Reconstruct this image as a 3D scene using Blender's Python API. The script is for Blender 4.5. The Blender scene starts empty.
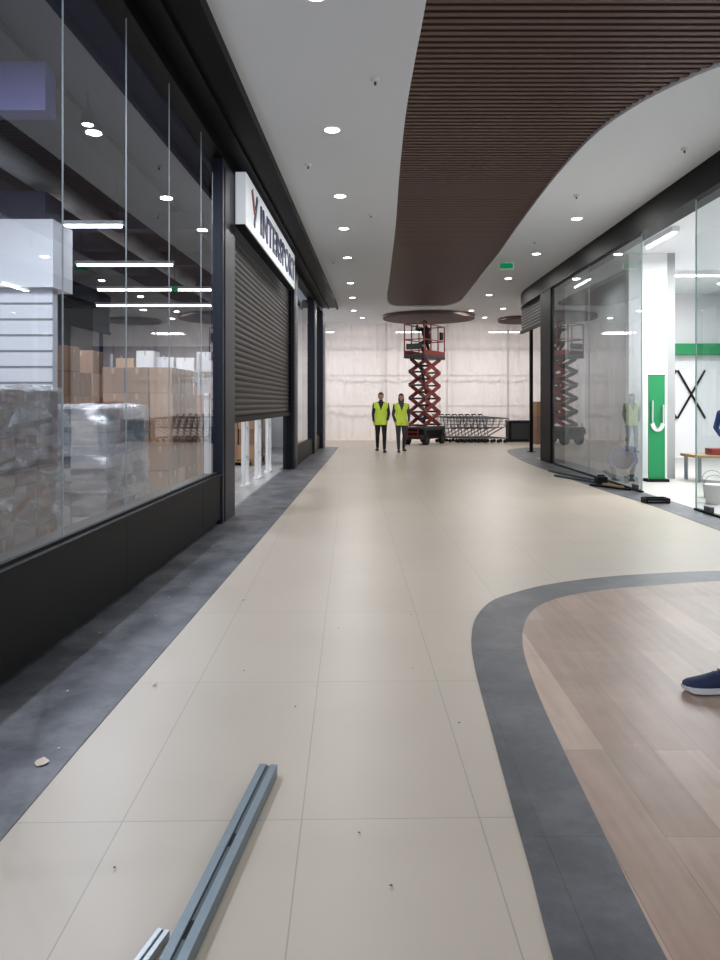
import bpy, bmesh, math, random
import numpy as np
from mathutils import Vector, Matrix, noise
random.seed(7)
SC=bpy.context.scene
COL=SC.collection
# ---------------------------------------------------------------- materials
def lin(c):
    return tuple(((v/255)/12.92 if v/255<=0.04045 else ((v/255+0.055)/1.055)**2.4) for v in c)+(1,)
def newmat(name):
    m=bpy.data.materials.new(name); m.use_nodes=True
    nt=m.node_tree; b=nt.nodes['Principled BSDF']
    return m,nt,b
def mat(name,c,rough=.5,metal=0,var=0.0,scale=4,bump=0,spec=None,emit=None,es=0):
    m,nt,b=newmat(name)
    b.inputs['Base Color'].default_value=lin(c)
    b.inputs['Roughness'].default_value=rough
    b.inputs['Metallic'].default_value=metal
    if spec is not None: b.inputs['Specular IOR Level'].default_value=spec
    if emit:
        b.inputs['Emission Color'].default_value=lin(emit); b.inputs['Emission Strength'].default_value=es
    if var or bump:
        tc=nt.nodes.new('ShaderNodeTexCoord'); n=nt.nodes.new('ShaderNodeTexNoise')
        n.inputs['Scale'].default_value=scale; n.inputs['Detail'].default_value=6
        nt.links.new(tc.outputs['Object'],n.inputs['Vector'])
        if var:
            r=nt.nodes.new('ShaderNodeMix'); r.data_type='RGBA'
            l=lin(c)
            r.inputs[6].default_value=tuple(v*(1-var) for v in l[:3])+(1,)
            r.inputs[7].default_value=tuple(min(1,v*(1+var)) for v in l[:3])+(1,)
            nt.links.new(n.outputs['Fac'],r.inputs[0]); nt.links.new(r.outputs[2],b.inputs['Base Color'])
        if bump:
            bp=nt.nodes.new('ShaderNodeBump'); bp.inputs['Strength'].default_value=bump
            bp.inputs['Distance'].default_value=.01
            nt.links.new(n.outputs['Fac'],bp.inputs['Height']); nt.links.new(bp.outputs['Normal'],b.inputs['Normal'])
    return m
def brickmat(name,c1,c2,mort,w,h,ms,off,rot=0,loc=(0,0,0),rough=.4,grain=None,dirt=.06,dust=0.0,dustc=(150,147,143)):
    m,nt,b=newmat(name); N=nt.nodes; L=nt.links
    tc=N.new('ShaderNodeTexCoord'); mp=N.new('ShaderNodeMapping'); mp.inputs['Rotation'].default_value=(0,0,rot)
    mp.inputs['Location'].default_value=loc
    L.new(tc.outputs['Object'],mp.inputs['Vector'])
    br=N.new('ShaderNodeTexBrick'); br.offset=off; br.squash=1
    br.inputs['Color1'].default_value=lin(c1); br.inputs['Color2'].default_value=lin(c2); br.inputs['Mortar'].default_value=lin(mort)
    br.inputs['Scale'].default_value=1; br.inputs['Mortar Size'].default_value=ms; br.inputs['Mortar Smooth'].default_value=.1
    br.inputs['Brick Width'].default_value=w; br.inputs['Row Height'].default_value=h
    L.new(mp.outputs['Vector'],br.inputs['Vector'])
    col=br.outputs['Color']
    n=N.new('ShaderNodeTexNoise'); n.inputs['Scale'].default_value=1.3; n.inputs['Detail'].default_value=8; n.inputs['Roughness'].default_value=.65
    L.new(tc.outputs['Object'],n.inputs['Vector'])
    mr=N.new('ShaderNodeMapRange'); mr.inputs[1].default_value=.3; mr.inputs[2].default_value=.7
    mr.inputs[3].default_value=1-dirt*2; mr.inputs[4].default_value=1+dirt
    L.new(n.outputs['Fac'],mr.inputs[0])
    mx=N.new('ShaderNodeMix'); mx.data_type='RGBA'; mx.blend_type='MULTIPLY'; mx.inputs[0].default_value=1
    L.new(col,mx.inputs[6]); L.new(mr.outputs[0],mx.inputs[7]); col=mx.outputs[2]
    if grain:
        m2=N.new('ShaderNodeMapping'); m2.inputs['Scale'].default_value=grain; L.new(tc.outputs['Object'],m2.inputs['Vector'])
        g=N.new('ShaderNodeTexNoise'); g.inputs['Scale'].default_value=1; g.inputs['Detail'].default_value=6; L.new(m2.outputs['Vector'],g.inputs['Vector'])
        r2=N.new('ShaderNodeMapRange'); r2.inputs[1].default_value=.3; r2.inputs[2].default_value=.7; r2.inputs[3].default_value=.82; r2.inputs[4].default_value=1.1
        L.new(g.outputs['Fac'],r2.inputs[0])
        m3=N.new('ShaderNodeMix'); m3.data_type='RGBA'; m3.blend_type='MULTIPLY'; m3.inputs[0].default_value=1
        L.new(col,m3.inputs[6]); L.new(r2.outputs[0],m3.inputs[7]); col=m3.outputs[2]
    if dust:
        d=N.new('ShaderNodeTexNoise'); d.inputs['Scale'].default_value=2.6; d.inputs['Detail'].default_value=10; d.inputs['Roughness'].default_value=.72
        L.new(tc.outputs['Object'],d.inputs['Vector'])
        r4=N.new('ShaderNodeMapRange'); r4.inputs[1].default_value=.42; r4.inputs[2].default_value=.75; r4.inputs[3].default_value=0; r4.inputs[4].default_value=dust
        L.new(d.outputs['Fac'],r4.inputs[0])
        m4=N.new('ShaderNodeMix'); m4.data_type='RGBA'; m4.inputs[7].default_value=lin(dustc)
        L.new(r4.outputs[0],m4.inputs[0]); L.new(col,m4.inputs[6]); col=m4.outputs[2]
    L.new(col,b.inputs['Base Color'])
    b.inputs['Roughness'].default_value=rough
    return m
def glassmat(name,tint=(225,232,235),haze=0.0,base=.06,power=4.5):
    m=bpy.data.materials.new(name); m.use_nodes=True; nt=m.node_tree; N=nt.nodes; L=nt.links; N.clear()
    o=N.new('ShaderNodeOutputMaterial'); t=N.new('ShaderNodeBsdfTransparent'); t.inputs[0].default_value=lin(tint)
    g=N.new('ShaderNodeBsdfGlossy'); g.inputs['Roughness'].default_value=.01; g.inputs['Color'].default_value=(.95,.97,1,1)
    mr=N.new('ShaderNodeMapRange'); mr.inputs[3].default_value=base; mr.inputs[4].default_value=1
    lw=N.new('ShaderNodeLayerWeight'); lw.inputs[0].default_value=.5
    pw=N.new('ShaderNodeMath'); pw.operation='POWER'; pw.inputs[1].default_value=power
    L.new(lw.outputs['Facing'],pw.inputs[0]); L.new(pw.outputs[0],mr.inputs[0])
    mx=N.new('ShaderNodeMixShader'); L.new(mr.outputs[0],mx.inputs[0]); L.new(t.outputs[0],mx.inputs[1]); L.new(g.outputs[0],mx.inputs[2])
    out=mx.outputs[0]
    if haze:
        d=N.new('ShaderNodeBsdfDiffuse'); d.inputs[0].default_value=lin((205,210,208))
        n=N.new('ShaderNodeTexNoise'); n.inputs['Scale'].default_value=1.5; n.inputs['Detail'].default_value=5
        tc=N.new('ShaderNodeTexCoord'); L.new(tc.outputs['Object'],n.inputs['Vector'])
        ml=N.new('ShaderNodeMath'); ml.operation='MULTIPLY'; ml.inputs[1].default_value=haze*2; L.new(n.outputs['Fac'],ml.inputs[0])
        m2=N.new('ShaderNodeMixShader'); L.new(ml.outputs[0],m2.inputs[0]); L.new(out,m2.inputs[1]); L.new(d.outputs[0],m2.inputs[2]); out=m2.outputs[0]
    L.new(out,o.inputs[0]); return m
def filmmat(name,col=(235,235,235),a=.3,rough=.15,diff=.4):
    m=bpy.data.materials.new(name); m.use_nodes=True; nt=m.node_tree; N=nt.nodes; L=nt.links; N.clear()
    o=N.new('ShaderNodeOutputMaterial'); t=N.new('ShaderNodeBsdfTransparent')
    g=N.new('ShaderNodeBsdfGlossy'); g.inputs['Roughness'].default_value=rough
    d=N.new('ShaderNodeBsdfDiffuse'); d.inputs[0].default_value=lin(col)
    m1=N.new('ShaderNodeMixShader'); m1.inputs[0].default_value=diff; L.new(g.outputs[0],m1.inputs[1]); L.new(d.outputs[0],m1.inputs[2])
    m2=N.new('ShaderNodeMixShader'); L.new(t.outputs[0],m2.inputs[1]); L.new(m1.outputs[0],m2.inputs[2])
    tc=N.new('ShaderNodeTexCoord'); mp=N.new('ShaderNodeMapping'); mp.inputs['Scale'].default_value=(2.6,2.6,8); mp.inputs['Rotation'].default_value=(.5,.4,0)
    n=N.new('ShaderNodeTexNoise'); n.inputs['Scale'].default_value=1; n.inputs['Detail'].default_value=5; n.inputs['Distortion'].default_value=1
    L.new(tc.outputs['Object'],mp.inputs[0]); L.new(mp.outputs[0],n.inputs['Vector'])
    mr=N.new('ShaderNodeMapRange'); mr.inputs[1].default_value=.35; mr.inputs[2].default_value=.7; mr.inputs[3].default_value=a*.4; mr.inputs[4].default_value=min(.95,a*1.7)
    L.new(n.outputs['Fac'],mr.inputs[0]); L.new(mr.outputs[0],m2.inputs[0])
    bp=N.new('ShaderNodeBump'); bp.inputs['Strength'].default_value=.85; bp.inputs['Distance'].default_value=.04
    L.new(n.outputs['Fac'],bp.inputs['Height']); L.new(bp.outputs['Normal'],g.inputs['Normal']); L.new(bp.outputs['Normal'],d.inputs['Normal'])
    L.new(m2.outputs[0],o.inputs[0]); return m
def emis(name,c,s):
    m=bpy.data.materials.new(name); m.use_nodes=True; nt=m.node_tree; nt.nodes.clear()
    o=nt.nodes.new('ShaderNodeOutputMaterial'); e=nt.nodes.new('ShaderNodeEmission')
    e.inputs[0].default_value=lin(c); e.inputs[1].default_value=s; nt.links.new(e.outputs[0],o.inputs[0]); return m

BLACK=mat('black_powdercoat',(8,9,11),.5,spec=.13)
BLACKM=mat('black_matt',(12,12,14),.6,spec=.2)
NAVY=mat('navy_column_cladding',(12,19,34),.4,spec=.3)
WHITE=mat('white_paint',(218,219,221),.7,var=.03,scale=1.5)
CEIL=mat('ceiling_paint',(224,227,231),.8,var=.02,scale=1)
GREYW=mat('grey_wall_paint',(150,153,153),.8,var=.05)
DARKC=mat('dark_open_ceiling',(56,56,70),.9,var=.2)  # violet tint carries the purple reflections of the shopfront glass
VIOLET=mat('violet_band_and_glow',(70,70,116),.7,var=.1,scale=1)  # back wall band, and the violet glow painted on the front slab
BROWN=mat('brown_slat',(92,68,59),.5)
BROWND=mat('slat_backing',(22,16,15),.9)
SILICONE=mat('silicone_joint',(140,148,152),.4)
TILE=brickmat('cream_floor_tile',(184,173,159),(181,170,156),(154,144,132),.62,1.24,.0024,0,rot=-.02,loc=(.17,-.03,0),rough=.36,dirt=.035,dust=.18,dustc=(168,159,149))
GREYT=brickmat('grey_border_tile',(74,76,84),(70,72,79),(58,59,64),.6,.6,.003,0,rough=.42,dirt=.18,dust=.6,dustc=(138,138,141))
GREYB=brickmat('grey_band_tile',(74,76,82),(69,71,76),(60,61,65),.6,.6,.003,0,rough=.4,dirt=.12,dust=.4,dustc=(132,132,135))
WOOD=brickmat('wood_look_plank',(174,148,132),(145,119,105),(118,98,88),1.2,.2,.0016,.5,rot=math.radians(90),rough=.34,grain=(22,1.6,1),dirt=.08,dust=.25,dustc=(164,152,142))
SHOPF=brickmat('shop_floor_tile',(176,178,180),(168,170,172),(100,100,102),.6,.3,.014,0,rough=.3)
CONC=mat('concrete_screed',(170,168,164),.5,var=.1,scale=2)
GLASS=glassmat('shopfront_glass',(222,228,238),base=.11)
GLASSH=glassmat('dusty_glass',(190,198,200),haze=.15,base=.14,power=3.1)
GLASSR=glassmat('clear_glass',(232,238,238),base=.06)
FILM=filmmat('pallet_wrap',(222,224,224),.42,.16,.5)
GALV=mat('galvanised_steel',(120,133,141),.4,.6,var=.12,scale=30)
GALVD=mat('galvanised_steel_shade',(72,83,89),.5,.5,var=.1,scale=20)  # darker copy of the steel, with shade put into its colour
GALVL=mat('galvanised_steel_bright',(190,198,202),.35,.5,var=.1,scale=20)
STEEL=mat('chrome_wire',(92,94,98),.35,.8)
CARD=[mat('cardboard_%d'%i,c,.8,var=.08,scale=3) for i,c in enumerate([(162,126,98),(146,112,86),(172,140,112),(130,102,82)])]
TAPE=mat('packing_tape',(170,142,110),.3)
PKG=[mat('packet_%d'%i,c,.5) for i,c in enumerate([(190,190,192),(150,150,156),(208,206,202),(90,90,98)])]
PALW=mat('pallet_wood',(150,122,90),.8,var=.15,scale=8)
LAMP=emis('downlight_diffuser',(255,253,250),15)
TUBE=emis('fluorescent_tube',(250,252,255),11)
REDL=mat('lift_red_paint',(128,36,30),.45,var=.1)
LIFTG=mat('lift_grey_paint',(50,54,56),.5)
RUB=mat('rubber',(22,22,22),.8)
GREENP=mat('green_print',(10,128,74),.5)
GREENL=emis('green_sign_light',(20,150,90),.6)
SHUT=mat('shutter_metal',(25,22,22),.5,.2,spec=.3)
SIGNW=mat('sign_face_white',(216,220,226),.4,emit=(225,232,240),es=.3)
SIGNB=mat('sign_letter_blue',(24,36,84),.4)
SIGNR=mat('sign_letter_red',(150,36,56),.4)
LINE=mat('wall_groove',(130,132,134),.7)
EDGE=mat('glass_edge_green',(150,175,170),.2)
# ---------------------------------------------------------------- mesh builder
class MB:
    def __init__(s): s.v=[];s.f=[];s.m=[];s.mats=[];s.sm=[]
    def mi(s,m):
        if m not in s.mats: s.mats.append(m)
        return s.mats.index(m)
    def add(s,vs,fs,m,smooth=False):
        o=len(s.v); s.v+= [tuple(v) for v in vs]; k=s.mi(m)
        for f in fs: s.f.append([i+o for i in f]); s.m.append(k); s.sm.append(smooth)
    def box(s,lo,hi,m,M=None,b=0):
        x0,y0,z0=lo; x1,y1,z1=hi
        if b<=0:
            vs=[Vector(p) for p in [(x0,y0,z0),(x1,y0,z0),(x1,y1,z0),(x0,y1,z0),(x0,y0,z1),(x1,y0,z1),(x1,y1,z1),(x0,y1,z1)]]
            fs=[(0,3,2,1),(4,5,6,7),(0,1,5,4),(1,2,6,5),(2,3,7,6),(3,0,4,7)]
        else:
            bm=bmesh.new(); bmesh.ops.create_cube(bm,size=1)
            for v in bm.verts: v.co=Vector(((x0+x1)/2+v.co.x*(x1-x0),(y0+y1)/2+v.co.y*(y1-y0),(z0+z1)/2+v.co.z*(z1-z0)))
            bmesh.ops.bevel(bm,geom=bm.edges[:],offset=b,segments=2,affect='EDGES',profile=.6)
            bm.verts.index_update(); vs=[v.co.copy() for v in bm.verts]; fs=[[v.index for v in f.verts] for f in bm.faces]; bm.free()
        if M: vs=[M@v for v in vs]
        s.add(vs,fs,m)
    def cyl(s,a,b,r,m,r2=None,seg=8,M=None,smooth=True):
        a=Vector(a);b=Vector(b)
        if r2 is None: r2=r
        d=(b-a).normalized(); u=d.orthogonal().normalized(); w=d.cross(u)
        vs=[]
        for p,rr in ((a,r),(b,r2)):
            for i in range(seg):
                t=2*math.pi*i/seg; vs.append(p+(u*math.cos(t)+w*math.sin(t))*rr)
        if M: vs=[M@v for v in vs]
        s.add(vs,[(i,(i+1)%seg,seg+(i+1)%seg,seg+i) for i in range(seg)],m,smooth)
        s.add([vs[i] for i in range(seg)],[list(range(seg))[::-1]],m); s.add([vs[seg+i] for i in range(seg)],[list(range(seg))],m)
    def beam(s,a,b,w,h,m,M=None):
        a=Vector(a);b=Vector(b);d=(b-a);L=d.length;d.normalize()
        up=Vector((0,0,1)) if abs(d.z)<.99 else Vector((0,1,0))
        x=d.cross(up).normalized(); z=x.cross(d)
        R=Matrix((x,d,z)).transposed().to_4x4(); R.translation=a
        if M: R=M@R
        s.box((-w/2,0,-h/2),(w/2,L,h/2),m,R)
    def sph(s,c,r,m,M=None,seg=14,rings=9):
        if not hasattr(r,'__len__'): r=(r,r,r)
        vs=[];fs=[]
        for j in range(rings+1):
            ph=math.pi*j/rings
            for i in range(seg):
                t=2*math.pi*i/seg
                vs.append(Vector((c[0]+r[0]*math.sin(ph)*math.cos(t),c[1]+r[1]*math.sin(ph)*math.sin(t),c[2]+r[2]*math.cos(ph))))
        for j in range(rings):
            for i in range(seg): fs.append((j*seg+i,(j+1)*seg+i,(j+1)*seg+(i+1)%seg,j*seg+(i+1)%seg))
        if M: vs=[M@v for v in vs]
        s.add(vs,fs,m,True)
    def loft(s,rings,m,cap=True,smooth=True):
        n=len(rings[0]); vs=[v for r in rings for v in r]; fs=[]
        for j in range(len(rings)-1):
            for i in range(n): fs.append((j*n+i,j*n+(i+1)%n,(j+1)*n+(i+1)%n,(j+1)*n+i))
        if cap: fs.append(list(range(n))[::-1]); fs.append([(len(rings)-1)*n+i for i in range(n)])
        s.add(vs,fs,m,smooth)
    def mesh(s,name):
        me=bpy.data.meshes.new(name); me.from_pydata(s.v,[],s.f)
        for m in s.mats: me.materials.append(m)
        me.polygons.foreach_set('material_index',s.m); me.polygons.foreach_set('use_smooth',s.sm)
        bm=bmesh.new(); bm.from_mesh(me)
        bmesh.ops.recalc_face_normals(bm,faces=bm.faces); bm.to_mesh(me); bm.free()
        me.update(); return me
    def build(s,name,parent=None,M=None):
        ob=bpy.data.objects.new(name,s.mesh(name)); COL.objects.link(ob)
        if M is not None: ob.matrix_world=M
        if parent: ob.parent=parent
        return ob
def empty(name,M=None):
    e=bpy.data.objects.new(name,None); COL.objects.link(e); e.empty_display_size=.2
    if M is not None: e.matrix_world=M
    return e
def catmull(pts,n=8,closed=False):
    P=[Vector(p) for p in pts]; out=[]; N=len(P)
    rng=range(N) if closed else range(N-1)
    for i in rng:
        if closed: a,b,c,d=P[(i-1)%N],P[i],P[(i+1)%N],P[(i+2)%N]
        else: a,b,c,d=P[max(i-1,0)],P[i],P[i+1],P[min(i+2,N-1)]
        for k in range(n):
            t=k/n
            out.append(tuple(.5*((2*b)+(-a+c)*t+(2*a-5*b+4*c-d)*t*t+(-a+3*b-3*c+d)*t**3)))
    if not closed: out.append(tuple(P[-1]))
    return out
def polyobj(name,loops,z0,z1,m):
    cu=bpy.data.curves.new(name,'CURVE'); cu.dimensions='2D'; cu.fill_mode='BOTH'; cu.extrude=(z1-z0)/2
    for lp in loops:
        sp=cu.splines.new('POLY'); sp.points.add(len(lp)-1)
        for i,p in enumerate(lp): sp.points[i].co=(p[0],p[1],0,1)
        sp.use_cyclic_u=True
    t=bpy.data.objects.new('tmp',cu); COL.objects.link(t); t.location.z=0
    bpy.context.view_layer.update()
    me=bpy.data.meshes.new_from_object(t.evaluated_get(bpy.context.evaluated_depsgraph_get()))
    bpy.data.objects.remove(t)
    me.transform(Matrix.Translation((0,0,(z0+z1)/2))); me.name=name
    me.materials.clear(); me.materials.append(m)
    for p in me.polygons: p.use_smooth=False
    ob=bpy.data.objects.new(name,me); COL.objects.link(ob); return ob
def area(name,loc,size,power,color=(1,1,1),rot=(0,0,0),shape='DISK',sy=None,parent=None,spread=None):
    l=bpy.data.lights.new(name,'AREA'); l.shape=shape; l.size=size
    if sy: l.size_y=sy
    l.energy=power; l.color=color
    if spread: l.spread=math.radians(spread)
    o=bpy.data.objects.new(name,l); COL.objects.link(o); o.location=loc; o.rotation_euler=rot
    if parent: o.parent=parent
    return o
H=4.6
ML=Matrix.Translation((-1.92,0,0))@Matrix.Rotation(-.021,4,'Z')
def xl(y): return -1.92+.021*y
# ---------------------------------------------------------------- floors
m=MB(); m.box((-2.0,-4,-.1),(9.6,34,0),TILE); m.build('floor')
m=MB(); m.box((-9,-4,-.1),(-2.0,24.2,-.002),SHOPF); m.build('floor_shop')
L=[(xl(-4)-.28,-4),(xl(24)-.28,24.0),(-.86,23.6),(-.9,20),(-1.0,14),(-1.1,8),(-1.2,3),(-1.27,-4)]
polyobj('floor_border_grey',[L],-.01,.004,GREYT)
m=MB(); m.box((-2.3,9.35,-.01),(-1.78,15.6,.006),SHOPF); m.build('floor_threshold')
R=catmull([(4.75,8.2-12),(3.98,-3.8),(4.02,4),(4.03,8.2),(4.05,10.2),(3.95,12),(3.9,16),(4.0,19),(4.35,22),(5.2,23.4)],6)
R=[p for p in R if p[1]>-3.9]+[(9.4,23.4),(9.4,-3.9)]
polyobj('floor_border_grey',[R],-.01,.004,GREYT)
m=MB(); m.box((4.5,-3.9,-.01),(9.4,19,.008),CONC); m.build('floor_shop')
OUT=[(.62,-2.5),(.5,-1.5),(.46,0),(.47,1.2),(.49,1.87),(.512,2.235),(.53,2.63),(.565,3.29),(.6,3.91),(.65,4.4),(.75,4.86),(.92,5.25),(1.15,5.5),(1.48,5.75),(1.95,5.97),(2.42,6.1),(3.06,6.2),(3.5,6.1),(3.78,5.7),(3.8,5),(3.8,2),(3.8,-2),(3.5,-2.6),(1,-2.8)]
INN=[(.9,-2.2),(.82,-1.4),(.78,0),(.78,1.2),(.785,1.87),(.79,2.08),(.805,2.47),(.83,3.05),(.865,3.64),(.93,4.23),(1.04,4.7),(1.21,5.09),(1.45,5.35),(1.81,5.56),(2.26,5.7),(2.91,5.85),(3.25,5.78),(3.45,5.5),(3.48,4.9),(3.48,2),(3.48,-1.8),(3.3,-2.3),(1.2,-2.45)]
co=catmull(OUT,6,True); ci=catmull(INN,6,True)
polyobj('floor_border_grey',[co,ci],-.01,.005,GREYB)
polyobj('floor_wood',[ci],-.01,.0045,WOOD)
# ---------------------------------------------------------------- ceiling
hl=[(.6,-3),(.5,0),(.5,3),(.48,5.6),(.46,6.6),(.445,8),(.48,10.2),(.55,13.1),(.62,18.4),(.66,21.5),(.8,23.0),(1.2,23.5),(2.0,23.55),(2.6,23.4),(2.9,22.6),(2.95,21.5),(2.86,17.7),(2.82,15.3),(2.72,12.7),(2.66,10.6),(2.66,9.3),(2.72,8.3),(2.9,7.55),(3.15,7.0),(3.4,6.6),(3.7,5.9),(3.85,5),(3.8,2),(3.6,-2),(3,-3.4),(1.2,-3.5)]
hole=catmull(hl,6,True)
outer=[(xl(-4)+.55,-4),(xl(23.4)+.5,23.4)]+[(-1.2,24.2),(-2.2,24.4),(-7,24.4),(-7,34),(9.6,34),(9.6,21.9),(5.6,21.9),(4.95,21.7),(4.6,21.2),(4.45,20),(4.42,18),(4.42,-4)]
polyobj('ceiling',[outer,hole],H,H+.22,CEIL)
m=MB(); m.box((.2,-3.9,H+.222),(4.1,23.8,H+.25),BROWND); m.build('ceiling_backing')
def span(y):
    xs=[]
    for i in range(len(hole)):
        a=hole[i];b=hole[(i+1)%len(hole)]
        if (a[1]-y)*(b[1]-y)<0: xs.append(a[0]+(b[0]-a[0])*(y-a[1])/(b[1]-a[1]))
    return (min(xs),max(xs)) if len(xs)>=2 else None
m=MB(); y=-3.3
while y<23.5:
    s=span(y)
    if s and s[1]-s[0]>.1: m.box((s[0]+.006,y-.027,H+.03),(s[1]-.006,y+.027,H+.13),BROWN)
    y+=.1
m.build('ceiling_slat_panel')
for cx,cy,r in ((2.3,26.0,1.66),(5.9,26.8,.95)):
    m=MB()
    n=40
    ring=lambda z,rr:[Vector((cx+rr*math.cos(2*math.pi*i/n),cy+rr*math.sin(2*math.pi*i/n),z)) for i in range(n)]
    m.loft([ring(H-.1,r),ring(H-.02,r)],BROWN,smooth=False)
    yy=cy-r+.05
    while yy<cy+r:
        h=math.sqrt(max(0,r*r-(yy-cy)**2))-.02
        if h>.05: m.box((cx-h,yy-.025,H-.13),(cx+h,yy+.025,H-.1),BROWN)
        yy+=.1
    m.cyl((cx-r*.5,cy,H-.02),(cx-r*.5,cy,H),.02,BLACK); m.cyl((cx+r*.5,cy,H-.02),(cx+r*.5,cy,H),.02,BLACK)
    m.build('ceiling_raft')
# ---------------------------------------------------------------- left facade
m=MB()
m.box((-.0,-4,H-.06),(.56,23.4,H+.2),BLACK,ML)
m.box((.5,-4,H-.12),(.56,23.4,H-.06),BLACK,ML)
m.box((.22,-4,H-.11),(.26,23.4,H-.06),BLACK,ML)
m.box((-.16,-4,4.39),(.04,23.6,H+.2),BLACK,ML)
m.build('trim_bulkhead_left')
m=MB()
m.box((-.2,-4,.0),(-.03,8.58,.07),BLACKM,ML)
m.box((-.2,-4,.07),(.02,8.58,.585),BLACK,ML)
m.box((-.22,-4,.585),(.04,8.58,.61),BLACK,ML,.004)
for yy in (-1.5,.8,3.1,5.4,7.7): m.box((.019,yy,.08),(.0215,yy+.006,.58),BLACKM,ML)
m.build('wall_left_plinth')
js=[-4,-2.3,-1.2,-.1,1.0,2.12,3.24,4.4,5.5,6.62,7.8,8.6]
GX=-.02
for i in range(len(js)-1):
    m=MB(); m.add([ML@Vector(p) for p in [(GX,js[i]+.004,.61),(GX,js[i+1]-.004,.61),(GX,js[i+1]-.004,4.39),(GX,js[i],4.39)]],[(0,1,2,3)],GLASS)
    m.build('window_%d'%(i+1))
m=MB()
for j in js[1:-1]: m.box((GX-.004,j-.004,.61),(GX+.004,j+.004,4.39),SILICONE,ML)
m.box((GX-.015,-4,.61),(GX+.015,8.55,.63),BLACKM,ML)
m.build('trim_window_joints')
for a,b,o,i0 in ((8.6,9.33,.04,-.1),(15.7,16.35,.05,-.2),(20.5,21.3,.05,-.3),(22.9,23.8,.1,-.35)):
    m=MB(); m.box((i0,a,0),(o,b,4.39),NAVY,ML,.008); m.box((o,a+.1,0.02),(o+.008,a+.13,4.3),BLACK,ML); m.build('column_cladding')
m=MB(); prof=[]; z=1.25; SX=-.07
while z<4.25:
    prof.append((SX+.014*abs(math.sin(math.pi*(z-1.25)/.085)),z)); z+=.085/6
vs=[];fs=[]
for (a,z) in prof: vs+= [ML@Vector((a,9.4,z)),ML@Vector((a,15.62,z))]
for i in range(len(prof)-1): fs.append((2*i,2*i+1,2*i+3,2*i+2))
m.add(vs,fs,SHUT)
m.box((SX-.03,9.4,1.18),(SX+.04,15.62,1.26),BLACK,ML,.004)
m.box((SX-.05,9.34,0),(SX+.06,9.4,4.38),BLACK,ML); m.box((SX-.05,15.62,0),(SX+.06,15.68,4.38),BLACK,ML)
m.box((-.3,9.34,4.1),(.02,15.68,4.38),BLACK,ML)
m.build('roller_shutter')
m=MB()
m.box((-.2,16.36,0),(0,20.49,.45),BLACK,ML); m.box((-.2,21.31,0),(0,22.89,.45),BLACK,ML)
m.build('wall_left_plinth')
k=12
for a,b in ((16.36,17.7),(17.7,19.1),(19.1,20.48),(21.32,22.88)):
    m=MB(); m.add([ML@Vector(p) for p in [(-.05,a+.004,.45),(-.05,b-.004,.45),(-.05,b-.004,4.38),(-.05,a,4.38)]],[(0,1,2,3)],GLASS); m.build('window_%d'%k); k+=1
S=empty('shop_sign')
m=MB()
m.box((.06,9.25,3.74),(.2,14.5,4.42),SIGNW,ML,.01)
m.box((.055,9.23,3.72),(.19,14.52,3.742),BLACK,ML); 
for yy in (9.9,11.7,13.5): m.box((.02,yy,4.0),(.062,yy+.06,4.2),BLACK,ML)
m.build('light_box',S)
def text(name,body,size,M,mt,parent,ext=.015,sx=1):
    cu=bpy.data.curves.new(name,'FONT'); cu.body=body; cu.size=size; cu.extrude=ext; cu.offset=size*.02; cu.space_character=1.12
    t=bpy.data.objects.new('tmp',cu); COL.objects.link(t); bpy.context.view_layer.update()
    me=bpy.data.meshes.new_from_object(t.evaluated_get(bpy.context.evaluated_depsgraph_get())); bpy.data.objects.remove(t)
    me.materials.clear(); me.materials.append(mt)
    xs=[v.co.x for v in me.vertices]; w=max(xs)-min(xs)
    if sx!=1: me.transform(Matrix.Scale(sx/w,4,(1,0,0)))
    me.transform(M); o=bpy.data.objects.new(name,me); COL.objects.link(o); o.parent=parent
    return o
TR=Matrix(((0,0,1,0),(1,0,0,0),(0,1,0,0),(0,0,0,1)))
text('letters','INTERSPORT',.56,ML@Matrix.Translation((.208,10.3,3.88))@TR,SIGNB,S,.008,4.05)
m=MB()
Mx=ML@Matrix.Translation((.208,9.85,4.08))
m.beam((0,-.2,.22),(0,0,-.04),.014,.08,SIGNR,Mx); m.beam((0,.2,.22),(0,-.03,-.22),.014,.08,SIGNB,Mx)
m.build('logo',S)
m=MB(); m.box((-9,23.8,0),(-1.75,24.0,H+.2),WHITE); m.build('wall_shop_back')
m=MB(); m.box((-9.2,-4,0),(-9,34,H+.2),GREYW); m.build('wall_left')
m=MB(); m.box((-9,-4,H+.05),(-2.15,23.8,H+.2),DARKC)
m.build('ceiling_shop')
m=MB()
for yy in (11.6,14.6,17.3,21): m.box((-8.8,yy,4.25),(-2.6,yy+.25,4.52),DARKC)
for xx in (-3.3,-5,-6.8): m.box((xx,0,4.53),(xx+.3,23.5,4.6),BLACKM)
m.cyl((-4.2,0,4.35),(-4.2,23.5,4.35),.16,GREYW,seg=14)
m.build('ventilation_duct')
m=MB(); m.box((-8.9,9.0,2.9),(-3.9,9.6,3.75),WHITE); m.box((-8.9,9.0,3.75),(-4.0,9.5,4.1),DARKC)
m.build('wall_shop_bulkhead')
m=MB(); m.box((-8.9,5.9,3.85),(-2.62,6.1,4.25),VIOLET); m.build('trim_violet_glow_slab')  # added slab; its colour imitates the violet glow in the glass
m=MB(); m.box((-8.9,9.1,0),(-3.95,9.25,2.9),WHITE)
z=.3
while z<2.8: m.box((-8.9,9.09,z),(-3.95,9.101,z+.02),LINE); z+=.2
m.build('wall_shop_slatwall')
m=MB(); m.box((-8.9,23.5,2.6),(-2.4,23.78,3.3),VIOLET); m.box((-8.9,23.6,0),(-2.4,23.78,2.6),WHITE); m.build('wall_shop_feature')
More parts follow.
